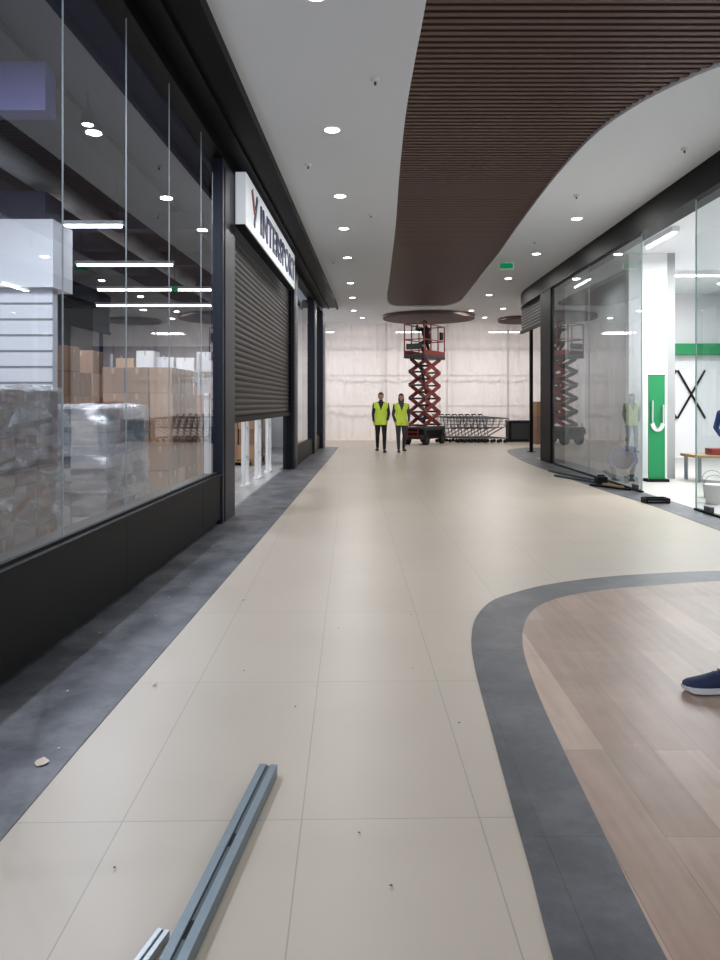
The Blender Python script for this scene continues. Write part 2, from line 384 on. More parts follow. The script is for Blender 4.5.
for k2,(x0,x1,yy) in enumerate([(-4.6,-3.45,10.3),(-5.3,-3.5,13.2),(-6,-3.3,16.1),(-7,-3.6,18.7)]):
    zz=4.0
    m=MB()
    m.box((x0,yy-.05,zz),(x1,yy+.05,zz+.05),WHITE); m.cyl((x0+.03,yy,zz-.02),(x1-.03,yy,zz-.02),.026,TUBE)
    for xx in (x0+.1,x1-.1): m.cyl((xx,yy,zz+.05),(xx,yy,H+.049),.005,BLACKM,seg=5)
    m.build('fluorescent_light')
    area('shop_lamp',((x0+x1)/2,yy,zz-.07),x1-x0,120,(.93,.96,1),shape='RECTANGLE',sy=.1)
for (x,y) in ((-2.85,2.0),(-2.85,4.4),(-2.85,7.4),(-4.6,6.8)):
    e=empty('track_spotlight',Matrix.Translation((x,y,4.45)))
    m=MB(); m.cyl((0,0,.2),(0,0,0),.012,BLACKM); m.cyl((0,0,.0),(0,0,-.14),.06,BLACKM,.07,16); m.cyl((0,0,-.139),(0,0,-.142),.055,LAMP,seg=16)
    o=m.build('fitting'); o.parent=e
    area('lamp',(0,0,-.16),.1,95,(.94,.96,1),parent=e)
# goods
def cartons(m,x0,x1,y0,y1,z0,z1,nx,ny,nz,mats,tape=True,gap=.006,jit=.012):
    dx=(x1-x0)/nx;dy=(y1-y0)/ny;dz=(z1-z0)/nz
    for i in range(nx):
        for j in range(ny):
            for q in range(nz):
                if nz>3 and q==nz-1 and random.random()<.25: continue
                jx=random.uniform(-jit,jit);jy=random.uniform(-jit,jit)
                a=(x0+i*dx+gap+jx,y0+j*dy+gap+jy,z0+q*dz+.001); b=(x0+(i+1)*dx-gap+jx,y0+(j+1)*dy-gap+jy,z0+(q+1)*dz-.002)
                m.box(a,b,random.choice(mats),b=.008)
                if tape:
                    c=(a[0]+b[0])/2; m.box((c-.02,a[1]-.001,a[2]+dz*.75),(c+.02,a[1]+.002,b[2]-.01),TAPE)
                    c=(a[1]+b[1])/2; m.box((b[0]-.002,c-.02,a[2]+dz*.75),(b[0]+.001,c+.02,b[2]-.01),TAPE)
def pallet(m,x0,x1,y0,y1):
    n=6
    for i in range(n):
        a=x0+(x1-x0-.1)*i/(n-1); m.box((a,y0,.12),(a+.1,y1,.144),PALW)
    for yy in (y0,(y0+y1)/2-.05,y1-.1):
        m.box((x0,yy,.09),(x1,yy+.1,.12),PALW); m.box((x0,yy,0),(x1,yy+.1,.02),PALW)
        for xx in (x0,(x0+x1)/2-.05,x1-.1): m.box((xx,yy,.02),(xx+.1,yy+.1,.09),PALW)
def wrap(lo,hi,parent,amp=.035):
    bm=bmesh.new(); bmesh.ops.create_cube(bm,size=1)
    bmesh.ops.subdivide_edges(bm,edges=bm.edges[:],cuts=36,use_grid_fill=True)
    c=(Vector(lo)+Vector(hi))/2; s=Vector(hi)-Vector(lo)
    bm.normal_update()
    ns={v:v.normal.copy() for v in bm.verts}
    for v in bm.verts:
        p=Vector((c.x+v.co.x*s.x,c.y+v.co.y*s.y,c.z+v.co.z*s.z))
        q=Vector((p.x*3,p.y*3,p.z*9+p.x*4+p.y*4)); v.co=p+ns[v]*(amp*(noise.noise(q)+.7*abs(noise.noise(p*9))))
    me=bpy.data.meshes.new('plastic_wrap'); bm.to_mesh(me); bm.free(); me.materials.append(FILM)
    for p in me.polygons: p.use_smooth=True
    o=bpy.data.objects.new('plastic_wrap',me); COL.objects.link(o); o.parent=parent
    return o
def goods(x0,x1,y0,y1,h,nx,ny,nz,mats,wr=True,name='wrapped_pallet',tape=True):
    e=empty(name,Matrix.Translation(((x0+x1)/2,(y0+y1)/2,0)))
    Mi=Matrix.Translation((-(x0+x1)/2,-(y0+y1)/2,0))
    m=MB(); pallet(m,x0,x1,y0,y1); o=m.build('pallet',None); o.data.transform(Mi); o.parent=e
    m=MB(); cartons(m,x0+.03,x1-.03,y0+.03,y1-.03,.146,h,nx,ny,nz,mats,tape); o=m.build('cartons'); o.data.transform(Mi); o.parent=e
    if wr:
        o=wrap((x0,y0,.1),(x1,y1,h+.02),e); o.data.transform(Mi)
    return e
goods(-3.65,-2.5,4.85,5.95,1.55,3,3,4,CARD+[PKG[0]])
goods(-3.5,-2.4,6.75,8.0,1.4,3,3,11,PKG,tape=False)
goods(-3.65,-2.5,3.3,4.5,1.4,3,3,4,CARD)
goods(-3.8,-2.75,8.15,8.85,1.2,3,2,4,CARD+PKG,False,'carton_pallet')
goods(-3.7,-2.65,10.0,11.6,1.95,3,4,5,CARD,False,'carton_pallet')
goods(-5.4,-4.1,12.6,14,1.95,3,3,5,CARD+[PKG[0]],False,'carton_pallet')
goods(-3.9,-2.9,13.0,14.2,1.6,2,3,4,CARD,False,'carton_pallet')
goods(-5.3,-4.1,10.0,11.4,2.25,3,3,6,CARD,False,'carton_pallet')
goods(-3.7,-2.5,16.5,18,1.9,3,3,5,CARD,False,'carton_pallet')
m=MB()
for xx in (-7,-5.8,-4.6,-3.4):
    for yy in (19.8,20.6): m.box((xx,yy,0),(xx+.05,yy+.05,2.8),GREYW)
for zz in (.2,.9,1.6,2.3):
    m.box((-7,19.8,zz),(-3.35,20.65,zz+.04),GREYW)
    x=-6.9
    while x<-3.9: cartons(m,x,x+.5,19.9,20.5,zz+.04,zz+random.uniform(.35,.6),1,1,1,CARD+PKG); x+=.56
m.build('storage_rack')
for yy in (9.9,11.2,12.5,13.8,15.1):
    m=MB(); x=xl(yy)-.42
    m.box((x-.06,yy-.25,0.006),(x+.06,yy+.25,.05),WHITE,b=.01)
    m.box((x-.035,yy-.22,.05),(x+.035,yy-.15,1.55),WHITE,b=.012); m.box((x-.035,yy+.15,.05),(x+.035,yy+.22,1.55),WHITE,b=.012)
    m.box((x-.035,yy-.22,1.5),(x+.035,yy+.22,1.58),WHITE,b=.012)
    for zz in (.5,1.0): m.box((x-.01,yy-.16,zz),(x+.01,yy+.16,zz+.03),WHITE)
    m.build('security_gate')
m=MB(); m.box((-3.0,11.15,3.18),(-2.9,11.18,3.26),GREENL); m.cyl((-2.95,11.165,3.26),(-2.95,11.165,4.64),.006,BLACKM,seg=5); m.build('exit_sign')
# ---------------------------------------------------------------- right facade
X=4.48
m=MB()
m.box((X-.06,-4,4.2),(X+.25,18.6,H+.2),BLACK)
pts=catmull([(X-.06,18.6),(X-.05,19.8),(X+.0,20.6),(X+.15,21.3),(X+.5,21.75),(X+1.1,21.95),(X+3,22.0),(X+5,22.0)],5)
pin=[]
for i,p in enumerate(pts):
    a=Vector(pts[max(i-1,0)]);b=Vector(pts[min(i+1,len(pts)-1)]); d=(b-a).normalized(); n=Vector((d.y,-d.x)); pin.append(Vector(p)+n*.25)
rings=[[Vector((p[0],p[1],4.2)),Vector((p[0],p[1],H+.2)),Vector((q.x,q.y,H+.2)),Vector((q.x,q.y,4.2))] for p,q in zip(pts,pin)]
m.loft(rings,BLACK,smooth=False)
m.build('trim_bulkhead_right')
m=MB()
m.box((X-.05,17.2,0),(X+.3,18.2,4.2),BLACK,b=.008)
m.build('column_cladding')
m=MB()
vs=[];n=0;z=3.55
while z<4.19:
    a=X+.1+.014*abs(math.sin(math.pi*z/.085)); vs+=[(a,18.27,z),(a,21.1,z)]; n+=1; z+=.085/6
m.add(vs,[(2*i,2*i+1,2*i+3,2*i+2) for i in range(n-1)],SHUT)
m.box((X+.07,18.27,3.47),(X+.14,21.12,3.55),BLACK)
m.box((X+.05,18.22,0),(X+.17,18.27,4.19),BLACK)
m.build('raised_shutter')
m=MB(); m.box((4.86,21.2,0.02),(4.95,21.3,4.2),BLACK,b=.005); m.box((4.8,21.14,0.004),(5.01,21.36,.02),BLACK); m.build('steel_post')
rj=[-4,-1.2,1.5,4.2,7.0,9.75]; kk=16
for i in range(len(rj)-1):
    m=MB(); m.add([(X,rj[i]+.005,.03),(X,rj[i+1]-.005,.03),(X,rj[i+1]-.005,4.2),(X,rj[i]+.005,4.2)],[(0,1,2,3)],GLASSR); m.build('window_%d'%kk); kk+=1
for a,b in ((11.65,14.4),(14.4,17.2)):
    m=MB(); m.add([(X,a+.005,.03),(X,b-.005,.03),(X,b-.005,4.2),(X,a+.005,4.2)],[(0,1,2,3)],GLASSH); m.build('window_%d'%kk); kk+=1
m=MB()
m.box((X-.03,-4,0),(X+.03,9.75,.03),BLACK); m.box((X-.03,11.65,0),(X+.03,17.2,.03),BLACK)
for j in (7.0,14.4): m.box((X-.006,j-.005,.03),(X+.006,j+.005,4.2),SILICONE)
for j in (9.74,11.65): m.box((X-.008,j-.008,.03),(X+.008,j+.008,4.2),EDGE)
for j in (9.3,11.85): m.box((X-.03,j,.03),(X+.03,j+.16,.1),STEEL)
m.build('trim_window_joints')
m=MB(); m.box((9.4,-4,0),(9.6,34,H+.2),WHITE); m.build('wall_right')
m=MB(); m.box((4.75,18.8,0),(9.4,19,4.45),WHITE); m.build('wall_shop_far')
m=MB(); m.box((5.02,13.7,.008),(5.75,13.85,4.3),WHITE); m.box((5.75,13.7,.008),(5.9,18.8,4.3),GREYW); m.build('wall_shop_partition')
m=MB(); m.box((4.74,-4,4.3),(9.4,18.8,4.5),CEIL); m.build('ceiling_shop')
m=MB(); m.box((5.9,18.5,2.7),(9.4,18.8,2.98),GREENP); m.build('trim_green_fascia')
m=MB()
for cx in (7.75,8.5):
    m.beam((cx-.36,18.76,1.05),(cx+.36,18.76,2.3),.02,.05,BLACKM); m.beam((cx+.36,18.74,1.05),(cx-.36,18.74,2.3),.02,.05,BLACKM)
    m.box((cx-.46,18.74,.008),(cx-.43,18.795,2.6),GREYW)
m.build('cross_bracing')
B=empty('green_banner')
m=MB(); m.box((5.2,13.2,.06),(5.5,13.23,1.95),GREENP); m.box((5.15,13.12,.008),(5.55,13.35,.06),BLACKM,b=.006)
m.cyl((5.19,13.215,1.96),(5.51,13.215,1.96),.012,STEEL); m.build('panel',B)
m=MB(); ar=[]
for i in range(13):
    t=math.pi+math.pi*i/12; ar.append((5.36+.1*math.cos(t),13.188,1.12+.16*math.sin(t)))
ar=[(5.26,13.188,1.5)]+ar+[(5.46,13.188,1.42)]
for a,b in zip(ar,ar[1:]): m.beam(a,b,.012,.075,WHITE)
m.build('graphic',B)
for yy in (7.5,10,12.5,15.5):
    m=MB(); m.box((6.3,yy,4.22),(8.2,yy+.12,4.299),WHITE); m.cyl((6.33,yy+.06,4.2),(8.17,yy+.06,4.2),.02,TUBE); m.build('linear_ceiling_light')
    area('shop_lamp',(7.2,yy+.06,4.15),1.9,185,(1,1,1),shape='RECTANGLE',sy=.15)
for yy in (11.6,16): 
    m=MB(); m.box((4.95,yy,4.22),(5.07,yy+1.2,4.299),WHITE); m.cyl((5.01,yy+.03,4.2),(5.01,yy+1.17,4.2),.02,TUBE); m.build('linear_ceiling_light')
    area('shop_lamp',(5.01,yy+.6,4.15),.12,55 if yy<13 else 35,(1,1,1),shape='RECTANGLE',sy=1.1)
m=MB(); m.box((6.0,13.0,.45),(7.6,13.7,.5),PALW)
for xx in (6.05,7.5):
    for yy in (13.05,13.6): m.box((xx,yy,.008),(xx+.05,yy+.05,.45),GALV)
m.build('work_bench')
m=MB(); m.box((6.3,13.1,.5),(6.6,13.35,.62),REDL,b=.01); m.box((6.8,13.1,.5),(7.2,13.5,.72),PKG[0],b=.01); m.cyl((6.7,13.2,.5),(6.7,13.2,.7),.04,GREENP); m.build('tool_box')
def bucket(x,y,mt,name='bucket'):
    m=MB(); n=16
    rg=lambda r,z:[Vector((x+r*math.cos(2*math.pi*i/n),y+r*math.sin(2*math.pi*i/n),z)) for i in range(n)]
    m.loft([rg(.11,.01),rg(.14,.27),rg(.15,.27),rg(.15,.29),rg(.13,.29),rg(.105,.03)],mt)
    hp2=[(x+.15*math.cos(t),y,.27+.02+.13*math.sin(t)) for t in [math.pi*i/10 for i in range(11)]]
    for a,b in zip(hp2,hp2[1:]): m.cyl(a,b,.004,STEEL,seg=5)
    m.build(name)
bucket(5.3,11.0,PKG[0]); bucket(5.0,10.3,WHITE); 
def crate(x,y,w,d,h,mt,name,z=.006):
    m=MB(); t=.015
    m.box((x,y,z),(x+w,y+d,z+t),mt)
    for a in ((x,y,x+w,y+t),(x,y+d-t,x+w,y+d),(x,y,x+t,y+d),(x+w-t,y,x+w,y+d)):
        m.box((a[0],a[1],z+t),(a[2],a[3],z+h*.4),mt); m.box((a[0],a[1],z+h*.55),(a[2],a[3],z+h),mt)
    for (a,b) in ((x,y),(x+w-t,y),(x,y+d-t),(x+w-t,y+d-t)): m.box((a,b,z+h*.3),(a+t,b+t,z+h*.6),mt)
    m.build(name)
crate(4.05,10.35,.34,.22,.07,BLACKM,'tool_tray')
m=MB()
for i,(a,b) in enumerate([((3.75,14.2,.02),(4.3,12.6,.02)),((3.95,12.6,.02),(4.38,11.9,.02)),((3.9,15.2,.02),(4.25,13.4,.02)),((4.1,12.4,.05),(4.3,12.0,.05))]):
    m.beam(a,b,.06,.03,[GALVD,BLACKM,GALVD,PALW][i])
m.build('floor_rail_offcuts')
m=MB(); m.box((4.12,12.75,.006),(4.3,12.95,.14),BLACKM,b=.01); m.cyl((4.15,12.85,.16),(4.27,12.85,.16),.012,RUB); m.box((4.15,12.84,.14),(4.17,12.86,.16),RUB); m.box((4.25,12.84,.14),(4.27,12.86,.16),RUB); m.build('tool_case')
# ---------------------------------------------------------------- downlights
DL=[(-.38,y) for y in (-1,2.8,5.55,8.3,10.96,13,15.6,18.9,21.5,24.5)]+[(3.62,y) for y in (-1,3.5,12.3,15.2,18.2,21,24.5)]+[(-.1,26.6),(4.6,24),(4.4,26.5),(6.4,24.6),(-2.5,26)]
for (x,y) in DL:
    e=empty('downlight',Matrix.Translation((x,y,H)))
    m=MB(); n=24
    rg=lambda r,z:[Vector((r*math.cos(2*math.pi*i/n),r*math.sin(2*math.pi*i/n),z)) for i in range(n)]
    m.loft([rg(.108,-.001),rg(.105,-.008),rg(.09,-.008),rg(.085,-.004)],WHITE,cap=False)
    m.add(rg(.087,-.005),[list(range(n))[::-1]],LAMP)
    o=m.build('fitting'); o.parent=e
    area('lamp',(0,0,-.02),.17,14 if y<4 else (21 if y<20 else 27),(1,.985,.96),parent=e)
for (x,y) in ((.1,7),(-.75,9.5),(.1,12),(3.2,10.9),(3.95,8.9),(-.7,16),(3.3,14)):
    m=MB(); m.cyl((x,y,H),(x,y,H-.03),.045,WHITE,.035,16); m.cyl((x,y,H-.03),(x,y,H-.06),.012,STEEL)
    m.build('smoke_detector')
m=MB(); m.box((2.98,15.85,H-.19),(3.26,15.88,H-.07),GREENL); m.box((2.97,15.86,H-.2),(3.27,15.9,H-.06),WHITE); m.cyl((3.12,15.88,H-.06),(3.12,15.88,H),.01,WHITE); m.build('exit_sign')
# ---------------------------------------------------------------- far end: plastic sheeting
SHEET=bpy.data.materials.new('plastic_sheet'); SHEET.use_nodes=True
nt=SHEET.node_tree; nt.nodes.clear(); o_=nt.nodes.new('ShaderNodeOutputMaterial'); d_=nt.nodes.new('ShaderNodeBsdfDiffuse'); t_=nt.nodes.new('ShaderNodeBsdfTranslucent'); x_=nt.nodes.new('ShaderNodeMixShader')
d_.inputs[0].default_value=lin((224,218,216)); t_.inputs[0].default_value=lin((236,226,222)); x_.inputs[0].default_value=.5
p_=nt.nodes.new('ShaderNodeBsdfTransparent'); y_=nt.nodes.new('ShaderNodeMixShader'); y_.inputs[0].default_value=.3
nt.links.new(d_.outputs[0],x_.inputs[1]); nt.links.new(t_.outputs[0],x_.inputs[2]); nt.links.new(x_.outputs[0],y_.inputs[1]); nt.links.new(p_.outputs[0],y_.inputs[2]); nt.links.new(y_.outputs[0],o_.inputs[0])
vs=[];fs=[];nx=300;nz=16
for i in range(nx+1):
    x=-6.5+15.5*i/nx
    for j in range(nz+1):
        z=.02+(H-.04)*j/nz
        vs.append((x,28.0+.12*noise.noise(Vector((x*2,z*.3,1)))+.1*noise.noise(Vector((x*6,z*.5,4)))+.05*noise.noise(Vector((x*3,z*3,9))),z))
for i in range(nx):
    for j in range(nz): a=i*(nz+1)+j; fs.append((a,a+nz+1,a+nz+2,a+1))
m=MB(); m.add(vs,fs,SHEET,True); m.build('plastic_sheet_screen')
m=MB()
for x in (-4,-1.6,.8,3.2,5.6,8): m.box((x,28.3,0),(x+.06,28.38,H),GALV)
for z in (1.3,2.5,3.6): m.box((-6.5,28.31,z),(9,28.37,z+.05),GALV)
m.build('stud_frame')
m=MB(); m.box((-9,33.8,0),(9.6,34,H),WHITE); m.build('wall_back')
for x in (-2,2,6):
    m=MB(); m.box((x-.7,31.0,H-.07),(x+.7,31.14,H-.001),WHITE); m.cyl((x-.66,31.07,H-.09),(x+.66,31.07,H-.09),.03,TUBE)
    m.build('trim_backroom_light')
    area('backroom_lamp',(x,31.07,H-.14),1.3,165,(1,.965,.945),shape='RECTANGLE',sy=.8)
m=MB(); m.box((5.35,26.8,0),(6.9,27.4,.75),BROWND,b=.01); m.box((5.33,26.78,.75),(6.92,27.42,.8),LIFTG,b=.005); m.box((5.45,26.78,.1),(6.1,26.8,.7),LIFTG); m.box((6.2,26.78,.1),(6.8,26.8,.7),LIFTG); m.build('service_counter')
m=MB(); cartons(m,6.0,6.7,25.2,25.9,0,1.5,1,1,3,CARD); m.build('carton_stack')
def cartmesh():
    m=MB(); W=STEEL
    bt=[(-.36,-.2,.5),(.36,-.16,.56),(.36,.16,.56),(-.36,.2,.5)]
    tp=[(-.46,-.27,.95),(.5,-.2,.88),(.5,.2,.88),(-.46,.27,.95)]
    lerp=lambda a,b,t:tuple(a[i]+(b[i]-a[i])*t for i in range(3))
    for k in range(4):
        m.cyl(tp[k],tp[(k+1)%4],.014,W,seg=6); m.cyl(bt[k],bt[(k+1)%4],.01,W,seg=6)
        for t in (.33,.66): m.cyl(lerp(bt[k],tp[k],t),lerp(bt[(k+1)%4],tp[(k+1)%4],t),.004,W,seg=4)
        n=8 if k%2==0 else 5
        for i in range(n): m.cyl(lerp(bt[k],bt[(k+1)%4],i/n),lerp(tp[k],tp[(k+1)%4],i/n),.004,W,seg=4)
    for i in range(6): m.cyl(lerp(bt[0],bt[1],i/5),lerp(bt[3],bt[2],i/5),.004,W,seg=4)
    for s in (-1,1):
        m.cyl((-.55,s*.26,1.02),(-.46,s*.27,.93),.015,W,seg=6); m.cyl((-.4,s*.24,.93),(-.3,s*.22,.2),.017,W,seg=6)
        m.cyl((-.3,s*.22,.2),(.42,s*.2,.16),.017,W,seg=6); m.cyl((-.3,s*.22,.2),(-.42,s*.24,.14),.015,W,seg=6); m.cyl((.3,s*.17,.55),(-.3,s*.22,.2),.012,W,seg=6)
        for x in (-.4,.42):
            m.cyl((x,s*.22,.16),(x,s*.22,.1),.01,W,seg=6); m.cyl((x,s*.22-.018,.065),(x,s*.22+.018,.065),.065,RUB,seg=14)
    m.cyl((-.55,-.29,1.02),(-.55,.29,1.02),.022,RUB,seg=8); m.cyl((.42,-.2,.16),(.42,.2,.16),.014,W,seg=6)
    return m.mesh('shopping_cart')
CM=cartmesh()
for i in range(8):
    o=bpy.data.objects.new('shopping_cart',CM); COL.objects.link(o); o.location=(3.1+i*.24,26.55,0); o.rotation_euler=(0,0,math.radians(-22))
# ---------------------------------------------------------------- scissor lift
LP=Matrix.Translation((2.12,25.5,0))@Matrix.Rotation(math.radians(58),4,'Z')
SL=empty('scissor_lift',LP)
m=MB()
m.box((-.85,-.38,.2),(.85,.38,.62),LIFTG,b=.02); m.box((-.9,-.4,.36),(-.8,.4,.55),BLACKM); m.box((-.6,-.4,.25),(.6,-.38,.5),BLACKM)
m.box((-.6,.38,.25),(.6,.4,.5),BLACKM)
for x in (-.62,.62):
    for y in (-.36,.36):
        m.cyl((x,y-.06,.19),(x,y+.06,.19),.19,RUB,seg=20); m.cyl((x,y-.065,.19),(x,y+.065,.19),.09,LIFTG,seg=12)
m.beam((-.9,-.2,.2),(-.9,-.2,.75),.03,.03,REDL); m.beam((-.9,.2,.2),(-.9,.2,.75),.03,.03,REDL)
for z in (.3,.45,.6): m.beam((-.9,-.2,z),(-.9,.2,z),.03,.03,REDL)
o=m.build('chassis'); o.parent=SL
m=MB(); nL=5; z0=.68; z1=3.0; dz=(z1-z0)/nL
for k3 in range(nL):
    a=z0+k3*dz; b=a+dz
    for s in (-.3,.3):
        m.beam((-.6,s,a),(.6,s,b),.05,.13,REDL); m.beam((.6,s*.82,a),(-.6,s*.82,b),.05,.13,REDL)
    for x in (-.6,.6): m.cyl((x,-.32,a),(x,.32,a),.035,LIFTG,seg=8)
    m.cyl((0,-.33,a+dz/2),(0,.33,a+dz/2),.04,LIFTG,seg=8)
m.cyl((-.1,0,z0+.1),(.4,0,z0+1.2),.06,LIFTG,seg=10); m.cyl((.1,0,z0+1.1),(-.3,0,z0+2.1),.05,LIFTG,seg=10)
o=m.build('scissor_arms'); o.parent=SL
m=MB()
m.box((-.82,-.4,3.0),(.82,.4,3.12),LIFTG,b=.01)
for x in (-.8,-.28,.28,.8):
    for y in (-.38,.38): m.beam((x,y,3.12),(x,y,4.2),.035,.035,REDL)
for z in (3.25,3.65,4.18):
    for y in (-.38,.38): m.beam((-.8,y,z),(.8,y,z),.035,.035,REDL)
    for x in (-.8,.8): m.beam((x,-.38,z),(x,.38,z),.035,.035,REDL)
m.box((-.8,-.4,3.12),(.8,-.385,3.28),REDL); m.box((-.8,.385,3.12),(.8,.4,3.28),REDL)
m.box((.54,-.37,3.7),(.74,-.3,3.98),BLACKM,b=.01)
m.box((-.83,-.3,3.3),(-.81,.3,3.5),LIFTG)
o=m.build('platform'); o.parent=SL
# ---------------------------------------------------------------- people
def remesh(mb,voxel,sm=4):
    me=mb.mesh('t'); t=bpy.data.objects.new('tmp',me); COL.objects.link(t)
    r=t.modifiers.new('r','REMESH'); r.mode='VOXEL'; r.voxel_size=voxel; r.adaptivity=0
    s=t.modifiers.new('s','SMOOTH'); s.iterations=sm; s.factor=.5
    bpy.context.view_layer.update()
    out=bpy.data.meshes.new_from_object(t.evaluated_get(bpy.context.evaluated_depsgraph_get())); bpy.data.objects.remove(t)
    out.materials.clear()
    for p in out.polygons: p.use_smooth=True
    return out
def caps(mb,a,b,ra,rb,m):
    mb.sph(a,ra,m); mb.sph(b,rb,m); mb.cyl(a,b,ra,m,rb,seg=14)
SKIN=mat('skin',(196,150,126),.55); HAIRD=mat('dark_hair',(28,22,20),.6); EYE=mat('eye',(30,24,22),.2); LIP=mat('lips',(150,84,76),.5); EYEW=mat('eye_white',(225,222,218),.3)
VESTY=mat('hi_vis_yellow',(200,222,70),.6,emit=(200,225,70),es=.14); REFL=mat('reflective_tape',(215,218,215),.35)
TB=mat('black_trousers',(24,24,28),.8,var=.15,scale=8); JB=mat('black_jacket',(30,30,34),.75,var=.15,scale=8); JG=mat('grey_jacket',(62,64,70),.8,var=.1,scale=8)
TG=mat('dark_grey_trousers',(60,62,68),.8,var=.12,scale=8); NVJ=mat('navy_work_clothes',(34,60,120),.8,var=.15,scale=8); JEAN=mat('dark_jeans',(34,42,62),.85,var=.15,scale=12)
SHB=mat('black_shoe',(20,20,22),.5); SHN=mat('navy_sneaker',(24,36,70),.7,var=.2,scale=40); SOLE=mat('white_sole',(205,208,212),.5); LACE=mat('lace',(60,72,105),.7)
def shoe(upper,sole,lace):
    m=MB(); n=16
    ys=[.075,.068,.05,.02,-.02,-.06,-.10,-.14,-.175,-.198,-.207]
    ws=[.012,.026,.034,.036,.034,.038,.045,.048,.042,.026,.008]
    hs=[.055,.08,.098,.105,.1,.088,.072,.06,.052,.044,.034]
    rings=[]
    for y,w,h in zip(ys,ws,hs):
        r=[]
        for i in range(n):
            t=2*math.pi*i/n; c=math.cos(t); s=math.sin(t)
            r.append(Vector((w*(abs(c)**.8)*(1 if c>0 else -1),y,.022+(h-.022)*(s**.9 if s>0 else 0)-(.0 if s>0 else .004))))
        rings.append(r)
    m.loft(rings,upper)
    so=[(w+.006,y) for w,y in zip(ws,ys)]
    loop=[Vector((w,y,0)) for w,y in so]+[Vector((-w,y,0)) for w,y in so[::-1]]
    up=[p+Vector((0,-.004 if p.y<-.19 else 0,.026)) for p in loop]
    lo=[p+Vector((0,0,.001+(.008 if p.y<-.185 else 0))) for p in loop]
    m.loft([lo,up],sole,smooth=False)
    for k,y in enumerate((-.03,-.052,-.074,-.096)):
        h=.099-.0115*k; m.cyl((-.02,y,h-.004),(.02,y-.008,h-.004),.003,lace,seg=5); m.cyl((.02,y,h-.004),(-.02,y-.008,h-.004),.003,lace,seg=5)
    m.cyl((0,.03,.08),(0,.03,.115),.042,upper,.04,seg=14)
    return m
def hand(side,curl=.35):
    m=MB(); i=-side
    m.sph((0,0,-.05),(.014,.04,.05),SKIN); m.sph((0,.002,-.02),(.018,.028,.03),SKIN); m.sph((i*.006,-.02,-.045),(.014,.018,.03),SKIN)
    for y,L,r in ((-.031,.072,.0078),(-.0105,.082,.0082),(.0105,.076,.0078),(.03,.058,.0068)):
        p=Vector((0,y*.9,-.088)); ang=.15
        for q,f in enumerate((.45,.3,.25)):
            d=Vector((i*math.sin(ang),y*.12,-math.cos(ang))).normalized(); e=p+d*L*f
            caps(m,p,e,r*(1-.08*q),r*(1-.08*(q+1)),SKIN); p=e; ang+=curl*1.3
    p=Vector((i*.004,-.024,-.028)); 
    for d,L,r in (((i*.25,-.75,-.6),.036,.012),((i*.35,-.4,-.85),.03,.0095),((i*.35,-.15,-.9),.024,.0082)):
        d=Vector(d).normalized(); e=p+d*L; caps(m,p,e,r,r*.9,SKIN); p=e
    return remesh(m,.0034,3)
HANDS={s:hand(s) for s in (1,-1)}
for h in HANDS.values(): h.materials.append(SKIN)
def headmesh():
    m=MB()
    m.sph((0,.012,.03),(.074,.09,.088),SKIN,seg=24,rings=16); m.sph((0,-.022,-.03),(.056,.062,.068),SKIN,seg=20,rings=14)
    m.sph((0,-.058,-.078),(.024,.022,.02),SKIN); m.sph((0,-.074,.022),(.05,.014,.012),SKIN)
    m.cyl((0,-.076,.018),(0,-.104,-.022),.008,SKIN,.014); m.sph((0,-.097,-.024),(.017,.014,.011),SKIN)
    for s in (-1,1):
        m.sph((s*.04,-.055,-.02),(.024,.024,.022),SKIN); m.sph((s*.076,.012,-.005),(.009,.018,.032),SKIN)
    m.sph((0,-.078,-.05),(.022,.01,.009),SKIN)
    h=remesh(m,.0045,3); h.materials.append(SKIN); return h
HEAD=headmesh()
def hairmesh(long=False):
    m=MB(); m.sph((0,.026,.045),(.084,.094,.09),HAIRD,seg=20,rings=14); m.sph((0,.05,-.01),(.074,.06,.075),HAIRD,seg=20,rings=14)
    m.sph((0,-.05,.085),(.055,.03,.03),HAIRD)
    if long:
        for s in (-1,1): m.sph((s*.068,.02,-.06),(.022,.045,.1),HAIRD)
        m.sph((0,.065,-.09),(.075,.035,.11),HAIRD)
    h=remesh(m,.007,3); h.materials.append(HAIRD); return h
HAIR={k:hairmesh(k) for k in (False,True)}
SPOSE=dict(pel=(0,0,.93),waist=(0,.0,1.1),chest=(0,-.01,1.27),shc=(0,0,1.41),neck=(0,.0,1.5),head=(0,-.02,1.635),headrot=(0,0,0),
 sh=[(.185,0,1.405),(-.185,0,1.405)],el=[(.225,.03,1.12),(-.225,.03,1.12)],wr=[(.225,-.06,.89),(-.225,-.06,.89)],
 hip=[(.09,0,.9),(-.09,0,.9)],kn=[(.1,-.03,.5),(-.1,-.03,.5)],an=[(.1,.02,.1),(-.1,.02,.1)],foot=[0,0],footp=[0,0],lift=[0,0])
def dseg(P,a,b):
    a=np.array(a);b=np.array(b);d=b-a;t=np.clip(((P-a)@d)/(d@d),0,1); return np.linalg.norm(P-(a+t[:,None]*d),axis=1)
